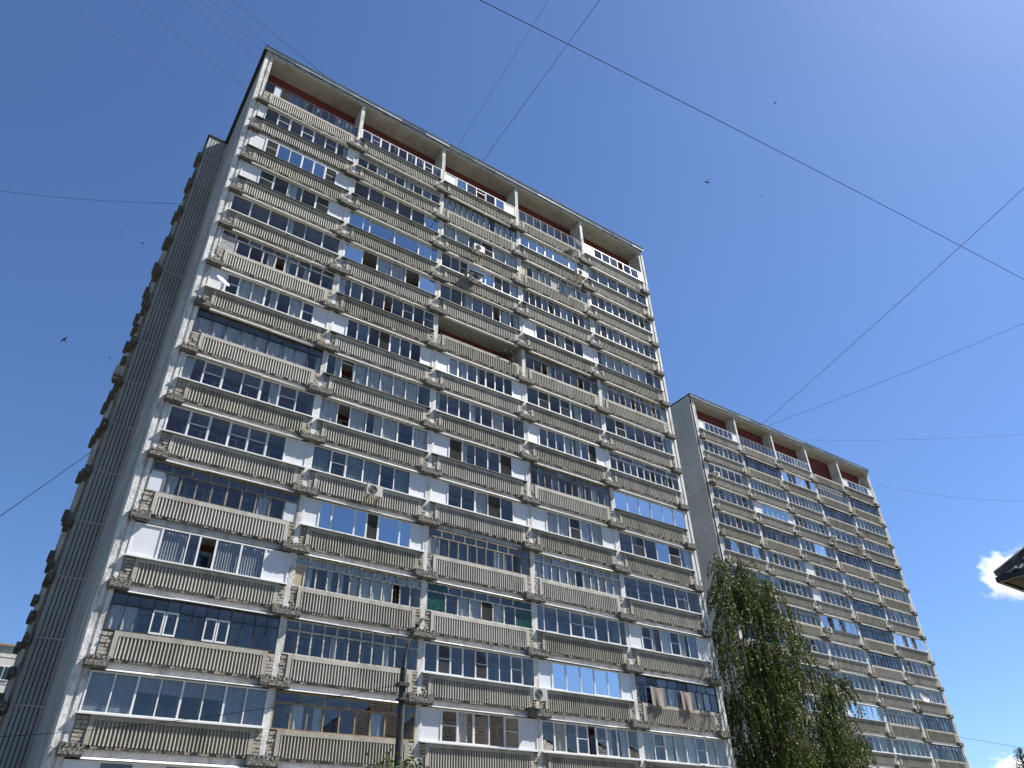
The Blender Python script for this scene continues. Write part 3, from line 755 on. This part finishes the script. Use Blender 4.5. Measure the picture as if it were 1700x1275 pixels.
# sheets drying on the dark two-tier balcony
def cloth(x, wd, z1, z0, label):
    g = MB(); n = 12; P = []
    for i in range(n+1):
        u = i/n; s = math.sin(u*9)*.03; P.append([(x+wd*u+s*.3*j, .12-.012*j+s*(.3+.3*j), z1+(z0-z1)*j/4 - (.06*math.sin(u*3.1) if j == 0 else 0)) for j in range(5)])
    for a, b in zip(P, P[1:]):
        for j in range(4): g.quad(a[j+1], b[j+1], b[j], a[j])
    return tag(put('hanging_cloth', (g, M['cloth'])), label, 'cloth', 'cloths drying on the dark-framed balcony')
zc = zr(12)
cloth(4*W+1.05, 1.0, zc+2.0, zc+1.0, 'grey-brown cloth, the left one draped from the dark-framed lower balcony')
cloth(4*W+3.35, .85, zc+2.0, zc+.98, 'grey-brown cloth, the right one draped from the dark-framed lower balcony')

# ---------------------------------------------------------------- house with the tiled roof at the right
Hs = thing('tiled_house', 'dark tiled eave corner of a house jutting in at the right edge', 'house', (18.18, -21.90, 0))
LX, LY, zE, sl = 34.0, 18.0, 8.0, .84
g = MB(); g.box(.85, LX-.85, -LY+.85, -.85, 0, zE-.25); put('wall', (g, M['render']), Hs)
g = MB(); g.box(.06, LX-.06, -LY+.06, -.06, zE-.03, zE); put('soffit', (g, M['board']), Hs)
for i in range(36):
    g = MB(); g.box(.12, LX-.12, -.14-.1*(i+1), -.05-.1*(i+1), zE-.045-.004*(i % 3), zE-.031) if i < 8 else None
    if i < 8: put('soffit_board', (g, M['board']), Hs)
def roofz(x, y): return zE + .12 + sl*min(x, LX-x, -y, LY+y)
def tiles(side):
    g = MB(); pitch = .3; n = 24
    rows = int((LY/2)/.32)
    L = LX if side in 'BD' else LY
    for r in range(rows):
        d0, d1 = r*.32, (r+1)*.32+.03
        a = d0; cols = int((L-2*a)/.15)
        if cols < 1: break
        st = (L-2*a)/cols
        for c in range(cols):
            u0 = a+st*c; u1 = u0+st
            h0 = .045*(1 if c % 2 else 0); h1 = .045*(0 if c % 2 else 1)
            def P(u, d, h, lift):
                z = zE+.10+sl*d+h+lift
                d_ = d
                if side == 'B': return (u, -d_, z)
                if side == 'D': return (L-u, -LY+d_, z)
                if side == 'A': return (d_, -L+u, z)
                return (LX-d_, -u, z)
            # clip to the hip: cells whose upper edge would cross are skipped by the row inset
            g.quad(P(u0, d0, h0, .045), P(u1, d0, h1, .045), P(u1, d1, h1, .0), P(u0, d1, h0, .0))
            g.quad(P(u0, d0, h0, .0), P(u1, d0, h1, .0), P(u1, d0, h1, .045), P(u0, d0, h0, .045))
    return g
for sd in 'ABCD': put('roof_tiles', (tiles(sd), M['tile']), Hs)
rid = [(0,0),(LY/2,-LY/2),(LX-LY/2,-LY/2),(LX,0)]
for a, b in (((0,0,zE+.16),(LY/2,-LY/2,zE+.16+sl*LY/2)), ((LX,0,zE+.16),(LX-LY/2,-LY/2,zE+.16+sl*LY/2)), ((0,-LY,zE+.16),(LY/2,-LY/2,zE+.16+sl*LY/2)), ((LX,-LY,zE+.16),(LX-LY/2,-LY/2,zE+.16+sl*LY/2)), ((LY/2,-LY/2,zE+.16+sl*LY/2),(LX-LY/2,-LY/2,zE+.16+sl*LY/2))):
    g = MB(); g.tube([a, b], .12, 8); put('ridge_cap', (g, M['tile']), Hs)
for x0, x1, y0, y1 in ((-.08, LX+.08, -.02, .07), (-.08, LX+.08, -LY-.07, -LY+.02), (-.08, .02, -LY+.021, -.021), (LX-.02, LX+.08, -LY+.021, -.021)):
    g = MB(); g.box(x0, x1, y0, y1, zE-.06, zE+.08); put('gutter', (g, M['gutter']), Hs)
for i in range(8):
    f = MB(); x = 2.5+i*3.8; f.box(x, x+1.4, -.852, -.80, 4.6, 6.2); fo = put('window', (f, M['pvc']), Hs)
    f = MB(); f.quad((x+.08, -.797, 4.68), (x+1.32, -.797, 4.68), (x+1.32, -.797, 6.12), (x+.08, -.797, 6.12)); put('pane', (f, M['inner']), fo)

# ---------------------------------------------------------------- street lamp
lx = Vector((5.0, -14.0, 0))
lamp = thing('street_lamp', 'dark street lamp post with a curved arm in front of the balconies', 'street lamp', lx)
g = MB(); g.tube([(0,0,0), (0,0,3), (0.005,0,5.95)], .10, 10, .075); put('post', (g, M['lamp']), lamp)
g = MB(); g.tube([(0,0,5.9), (.02,0,6.25), (.09,0,6.55), (.20,0,6.82), (.33,0,7.02)], .042, 8, .03); put('arm', (g, M['lamp']), lamp)
g = MB(); g.tube([(.30,0,6.99), (.36,0,7.07), (.44,0,7.17)], .05, 8, .035); put('lamp_head', (g, M['lamp']), lamp)
g = MB(); g.box(-.13, .13, -.11, .11, 5.55, 5.63); g.box(-.10, .10, -.1, .1, 5.25, 5.30); put('clamp', (g, M['lamp']), lamp)

# ---------------------------------------------------------------- wires
GW = 'overhead wires strung across the sky'
def wire(a, b, label, r=.014, sag=.4, m='wiregrey', n=14, ext=(0,0)):
    a, b = Vector(a), Vector(b); d = b-a; a2 = a - d*ext[0]; b2 = b + d*ext[1]
    P = []
    for i in range(n+1):
        u = i/n; p = a2.lerp(b2, u); p.z -= sag*4*u*(1-u); P.append(p)
    g = MB(); g.tube(P, r, 5)
    return tag(put('overhead_wire', (g, M[m])), label, 'wire', GW)
zw = 48.6
def zwire(p, q, label, z0=zw, z1=zw, **k): return wire(pix(*p, z=z0), pix(*q, z=z1), label, **k)
zwire((432,225),(120,13), 'faint wire reaching the left roof edge, lowest of the upper left ones', sag=.05, ext=(0,.5), r=.006)
zwire((425,160),(220,0), 'wire running from the left roof edge to the sky left of centre', sag=.05, ext=(0,.3), r=.013)
zwire((470,130),(305,0), 'first of three close wires above the roof corner, leftmost at the top', sag=.05, ext=(0,.3), r=.011)
zwire((480,118),(332,0), 'middle of three close wires above the roof corner', sag=.05, ext=(0,.3), r=.010)
zwire((490,110),(348,0), 'right one of three close wires above the roof corner', sag=.05, ext=(0,.3), r=.010)
zwire((560,142),(384,0), 'left wire of the pair meeting the roof just right of its corner', sag=.05, ext=(0,.3), r=.012)
zwire((570,150),(391,0), 'right wire of the pair meeting the roof just right of its corner', sag=.05, ext=(0,.3), r=.010)
zwire((762,240),(910,0), 'thin wire rising from the roof, left of the two above the middle bays', sag=.05, ext=(.02,.3), r=.011)
zwire((803,265),(995,0), 'darker wire rising from the roof, right of the two above the middle bays', sag=.05, ext=(.02,.3), r=.018)
wire(pix(791,0,z=24), pix(1700,466,z=24), 'thick black cable sweeping over both roofs from top to right edge', r=.0115, sag=-.28, m='wire', n=24, ext=(.12,.12))
zwire((1270,700),(1700,309), 'long wire climbing from the far roof to the upper right', 47.5, 49, sag=.25, ext=(.02,.2), r=.024)
zwire((1282,704),(1700,534), 'wire leaving the far roof at a low slope to the right', 47.5, 49, sag=.3, ext=(.02,.2), r=.018)
zwire((1345,730),(1700,718), 'nearly level wire right of the far roof', 47.3, 49, sag=.5, ext=(.02,.2), r=.014)
zwire((1453,804),(1700,826), 'wire sagging from the right corner of the far roof', 46.5, 42, sag=.9, ext=(0,.2), r=.014)
wire(pix(302,338,d=62), pix(0,313,d=62), 'thin wire from the ribbed rear block to the left edge', r=.014, sag=.4, ext=(0,.2))
wire(pix(156,747,d=52), pix(0,857,d=44), 'dark wire slanting down left from the lower ribbed block', r=.018, sag=.0, ext=(0,.3))
wire(pix(1600,1225,d=70), pix(1700,1242,d=66), 'faint wire low at the right edge above the spruce', r=.012, sag=.0, ext=(.15,.2))
wire((32.6,1.0,39.6), (52.2,16,45.6), 'upper wire of the pair between the two blocks', r=.012, sag=.3)
wire((32.6,1.0,39.1), (52.2,16.2,45.2), 'lower wire of the pair between the two blocks', r=.012, sag=.3)
wire((32.6,1.0,36.2), (52.2,16.2,42.6), 'single slack wire lower down between the two blocks', r=.014, sag=.5)
wire(lx + Vector((-.05,0,5.6)), pix(60,1207,y=-9), 'thin cable from the street lamp across the lowest balconies', r=.006, sag=.22, m='wire', ext=(0,.3))

# ---------------------------------------------------------------- birds
def bird(px, py, d, ang, label, span=.40):
    c = pix(px, py, d=d); a = R(ang)
    X = RIGHT*math.cos(a) + UP*math.sin(a); F = -RIGHT*math.sin(a) + UP*math.cos(a); U = X.cross(F)
    t = thing('swift', label, 'bird', c, 0, 'swifts circling in the sky')
    def q(x, f, u=0): return X*x*span + F*f*span + U*u*span
    g = MB()
    body = [(-.26,.012),(-.16,.05),(0,.075),(.14,.065),(.22,.03),(.25,.008)]
    rings = []
    for f, r in body:
        n = len(g.v); rings.append(n)
        for j in range(6): an = math.pi*2*j/6; g.v.append(tuple(q(r*math.cos(an), f, r*math.sin(an))))
    for i in range(len(body)-1):
        for j in range(6): g.f.append((rings[i]+j, rings[i]+(j+1)%6, rings[i+1]+(j+1)%6, rings[i+1]+j)); g.mi.append(0)
    for s in (-1, 1): g.hexa([q(0,-.2,-.01), q(.02*s,-.2,-.01), q(.10*s,-.38,-.005), q(.06*s,-.38,-.005)], [q(0,-.2,.01), q(.02*s,-.2,.01), q(.10*s,-.38,.005), q(.06*s,-.38,.005)])
    put('body', (g, M['bird']), t)
    for s in (-1, 1):
        g = MB(); L = [(.04,.12,-.06), (.20,.16,0.0), (.36,.08,-.01), (.52,-.06,-.08)]
        for a_, b_ in zip(L, L[1:]):
            lo = [q(s*a_[0], a_[1], .02+.08*a_[0]), q(s*b_[0], b_[1], .02+.08*b_[0]), q(s*b_[0], b_[2], .02+.08*b_[0]), q(s*a_[0], a_[2], .02+.08*a_[0])]
            g.hexa(lo, [p + U*span*.025 for p in lo])
        put('wing', (g, M['bird']), t)
bird(107, 564, 38, 35, 'black swift, the largest bird, low on the left')
bird(1174, 302, 48, 165, 'dark swift above the right end of the near roof')
bird(1287, 171, 75, 30, 'small bird high at the right, topmost of all', .4)
bird(1264, 326, 120, 10, 'tiny bird right of the thick black cable, the faintest speck')
bird(237, 404, 75, 5, 'small bird left of the ribbed block, right one of two')
bird(202, 385, 110, 70, 'tiny bird left of the ribbed block, left one of two')
bird(182, 594, 100, 120, 'tiny faint bird beside the middle of the ribbed rear block')

# ---------------------------------------------------------------- trees
def leaf(g, p, d, s, rng):
    """a small folded leaf hanging at p"""
    n = Vector((rng.uniform(-1,1), rng.uniform(-1,1), rng.uniform(-.4,.6))).normalized()
    sd = d.cross(n).normalized()*s*.42; t = p + d*s; mdl = p + d*s*.42 + n*s*.08
    g.tri(p, mdl+sd, t); g.tri(p, t, mdl-sd)

def birch():
    rng = random.Random(21)
    t = thing('birch_tree', 'tall drooping birch between the two blocks, dark green hanging twigs', 'tree', (38.8, .9, 0))
    base = Vector((38.8, .9, 0)); off = -base
    limbs = []
    def limb(pts, r0, r1): limbs.append((pts, r0, r1))
    P = lambda x, y, z: Vector((x, y, z)) - base
    limb([P(38.8,.9,0), P(38.7,.9,5), P(38.5,.8,10), P(38.3,.6,15), P(38.1,.4,19.9)], .26, .03)
    limb([P(38.7,.9,4.5), P(36.8,.6,8), P(35.6,.3,13), P(34.9,.2,17), P(34.6,.1,19.4)], .16, .02)
    limb([P(38.7,.9,5), P(37.6,.3,10), P(36.8,.1,15), P(36.5,.0,19.6)], .15, .02)
    limb([P(38.6,.9,4.5), P(35.9,.5,6.5), P(34.6,.3,9.5), P(34.0,.2,14), P(34.2,.1,17.2)], .12, .02)
    limb([P(38.6,.9,6), P(40.8,.8,9.5), P(41.7,.7,13), P(42.0,.6,15.6)], .13, .02)
    limb([P(38.6,.9,5), P(41.5,.5,8.5), P(43.8,.3,11.6), P(44.4,.2,12.9), P(44.9,.1,12.6)], .12, .02)
    limb([P(38.7,.9,3.5), P(41.5,.6,5.8), P(43.4,.4,8.0), P(44.9,.3,9.2), P(45.6,.2,8.8)], .11, .02)
    limb([P(38.7,.9,3.8), P(36.4,1.2,6), P(34.9,1.2,8.8), P(34.0,1.0,11)], .11, .02)
    limb([P(38.5,.8,9), P(39.2,1.6,12), P(39.3,2.2,15)], .08, .02)
    limb([P(38.5,.8,8), P(37.4,1.8,12), P(36.6,2.4,16)], .08, .02)
    limb([P(38.6,.9,4), P(39.8,-1.2,7), P(40.6,-2.0,9.6)], .09, .02)
    limb([P(38.6,.9,4), P(37.2,-.9,7), P(36.4,-1.6,10.5)], .09, .02)
    limb([P(38.6,.9,3), P(40.8,1.8,5), P(42.8,2.0,6.6)], .09, .02)
    limb([P(38.4,.7,12), P(38.9,.2,15), P(39.1,.0,18.6)], .06, .02)
    limb([P(38.4,.7,11), P(37.2,.2,14), P(36.7,.0,17.8)], .06, .02)
    tg = MB()
    for pts, r0, r1 in limbs:
        pts2 = []
        for a, b in zip(pts, pts[1:]):
            for u in (0, .5): pts2.append(a.lerp(b, u) + Vector((rng.uniform(-.08,.08), rng.uniform(-.08,.08), 0)))
        pts2.append(pts[-1]); tg.tube(pts2, r0, 7, r1)
    put('trunk', (tg, M['bark']), t)
    g = MB(); tw = MB()
    for pts, r0, r1 in limbs:
        Ls = [(b-a).length for a, b in zip(pts, pts[1:])]; tot = sum(Ls)
        num = int(tot*27)
        for i in range(num):
            u = (i+rng.random())/num; u = .22 + .78*u; s = u*tot; k = 0
            while k < len(Ls)-1 and s > Ls[k]: s -= Ls[k]; k += 1
            p = pts[k].lerp(pts[k+1], min(1, s/Ls[k]))
            if noise.noise(p*.55 + Vector((3,7,1))) < -.13 - .5*(u > .9): continue
            an = rng.uniform(0, 2*math.pi); rad = rng.uniform(.15, 1.45)*(1.0 if u < .85 else .45 + 1.5*(1-u))
            outv = Vector((math.cos(an), math.sin(an)*.9, 0))
            p0 = p + outv*rad*.35 + Vector((0,0,rng.uniform(.1,.5))); p1 = p + outv*rad + Vector((0,0,rng.uniform(-.1,.4)))
            drop = rng.uniform(.7, 2.4)*(1.0 if u < .9 else .6)
            # weeping strand
            strand = [p0, p1]; q = p1.copy(); dirv = (outv*.7 + Vector((rng.uniform(-.2,.2), rng.uniform(-.2,.2), -.35))).normalized()
            step = .19
            for j in range(int((rad*.4 + drop)/step)):
                dirv = (dirv*.78 + Vector((rng.uniform(-.1,.1), rng.uniform(-.1,.1), -.36))).normalized(); q = q + dirv*step; strand.append(q.copy())
            tw.tube(strand[::3] if len(strand) > 5 else strand, .009, 3)
            for a, b in zip(strand, strand[1:]):
                for e in range(4):
                    pp = a.lerp(b, rng.random()); d = (Vector((rng.uniform(-1,1), rng.uniform(-1,1), -1.1))).normalized()
                    leaf(g, pp, d, rng.uniform(.085, .155), rng)
    put('twigs', (tw, M['darkbark']), t)
    put('crown', (g, M['birchleaf']), t)
birch()

def bushy(loc, label, h, rad, seed, dens=1.0):
    rng = random.Random(seed); t = thing('young_tree', label, 'tree', loc)
    tg = MB(); tg.tube([(0,0,0), (.03,.02,h*.5), (0,0,h*.93)], .05, 7, .012)
    g = MB()
    for i in range(22):
        an = rng.uniform(0, 6.28); z = h*rng.uniform(.35, .9); k = rad*rng.uniform(.5, 1.0)*min(1, (h-z)/(h*.25)+.25)
        tip = Vector((math.cos(an)*k, math.sin(an)*k, z + rng.uniform(.1, .45)*min(1, (h-z)*1.2)))
        st = Vector((0, 0, z - .25)); tg.tube([st, st.lerp(tip, .5) + Vector((0,0,.04)), tip], .013, 4, .004)
        for j in range(int(34*dens)):
            p = st.lerp(tip, rng.uniform(.3, 1.05)) + Vector((rng.gauss(0,.07), rng.gauss(0,.07), rng.gauss(0,.07)))
            leaf(g, p, Vector((rng.uniform(-1,1), rng.uniform(-1,1), rng.uniform(-.9,.5))).normalized(), rng.uniform(.035,.065), rng)
    put('trunk', (tg, M['darkbark']), t); put('crown', (g, M['shrubleaf']), t)
bushy((1.86, -20.0, 0), 'small leafy treetop at the bottom edge beside the lamp post', 3.42, .62, 4, 1.6)

def spruce(loc, label, h, rad, seed):
    rng = random.Random(seed); t = thing('spruce_tree', label, 'tree', loc)
    tg = MB(); tg.tube([(0,0,0), (0,0,h*.6), (0,0,h*.985)], .12, 8, .012)
    g = MB(); z = h*.985
    while z > h*.35:
        k = (h-z)/h; L = .12 + rad*k*1.6; n = 7
        for i in range(n):
            an = rng.uniform(0, 6.28); lift = rng.uniform(.35, .8)
            a = Vector((0,0,z)); b = a + Vector((math.cos(an)*L, math.sin(an)*L, L*lift))
            tg.tube([a, b], .012, 3, .004)
            for j in range(max(8, int(L*46))):
                p = a.lerp(b, rng.uniform(.1, 1)); d = ((b-a).normalized()*.8 + Vector((rng.uniform(-1,1), rng.uniform(-1,1), rng.uniform(-.3,.9)))).normalized()
                s = rng.uniform(.08,.15); sd = d.cross(Vector((0,0,1))).normalized()*.012
                g.tri(p-sd, p+sd, p+d*s)
        z -= .085 + .1*k
    put('trunk', (tg, M['darkbark']), t); put('crown', (g, M['needle']), t)
ps = pix(1690, 1243, d=40)
spruce((ps.x, ps.y, 0), 'spiky dark treetop in the bottom right corner under the cloud', ps.z, 1.5, 9)

# ---------------------------------------------------------------- clouds
def cloud_mat(name, dens, scale):
    mm = bpy.data.materials.new(name); mm.use_nodes = True; nt = mm.node_tree; nt.nodes.clear()
    o = nt.nodes.new('ShaderNodeOutputMaterial'); v = nt.nodes.new('ShaderNodeVolumePrincipled')
    v.inputs['Color'].default_value = (1,1,1,1); v.inputs['Anisotropy'].default_value = .25
    tc = nt.nodes.new('ShaderNodeTexCoord')
    ln = nt.nodes.new('ShaderNodeVectorMath'); ln.operation = 'LENGTH'; nt.links.new(tc.outputs['Object'], ln.inputs[0])
    n = nt.nodes.new('ShaderNodeTexNoise'); n.inputs['Scale'].default_value = scale; n.inputs['Detail'].default_value = 6; n.inputs['Roughness'].default_value = .62
    nt.links.new(tc.outputs['Object'], n.inputs[0])
    a = nt.nodes.new('ShaderNodeMath'); a.operation = 'MULTIPLY_ADD'; a.inputs[1].default_value = 1.7; a.inputs[2].default_value = -.35; nt.links.new(n.outputs[0], a.inputs[0])
    s = nt.nodes.new('ShaderNodeMath'); s.operation = 'SUBTRACT'; nt.links.new(a.outputs[0], s.inputs[0]); nt.links.new(ln.outputs['Value'], s.inputs[1])
    m2 = nt.nodes.new('ShaderNodeMapRange'); m2.inputs[1].default_value = -.22; m2.inputs[2].default_value = .06; m2.inputs[3].default_value = 0; m2.inputs[4].default_value = dens
    nt.links.new(s.outputs[0], m2.inputs[0]); nt.links.new(m2.outputs[0], v.inputs['Density']); nt.links.new(v.outputs[0], o.inputs['Volume'])
    return mm
def cloud(px, py, d, rx, ry, label, seed, dens=.05):
    c = pix(px, py, d=d); g = MB(); n, mth = 20, 10
    for i in range(mth+1):
        th = math.pi*i/mth
        for j in range(n): ph = 2*math.pi*j/n; g.v.append((math.sin(th)*math.cos(ph), math.sin(th)*math.sin(ph), math.cos(th)))
    for i in range(mth):
        for j in range(n): g.f.append((i*n+j, (i+1)*n+j, (i+1)*n+(j+1)%n, i*n+(j+1)%n)); g.mi.append(0)
    o = put('cloud', (g, cloud_mat('cloud_vapour', dens, 2.3)))
    s = d/FPX; o.scale = (rx*s, rx*s, ry*s); o.location = c; o.rotation_euler = (0, 0, seed)
    return tag(o, label, 'cloud', 'small white clouds')
cloud(1694, 955, 1100, 60, 44, 'small bright white cloud behind the dark tiled eave corner', 1.3)
cloud(1712, 1290, 1100, 60, 36, 'white cloud patch low behind the spruce top at the corner', 4.0)
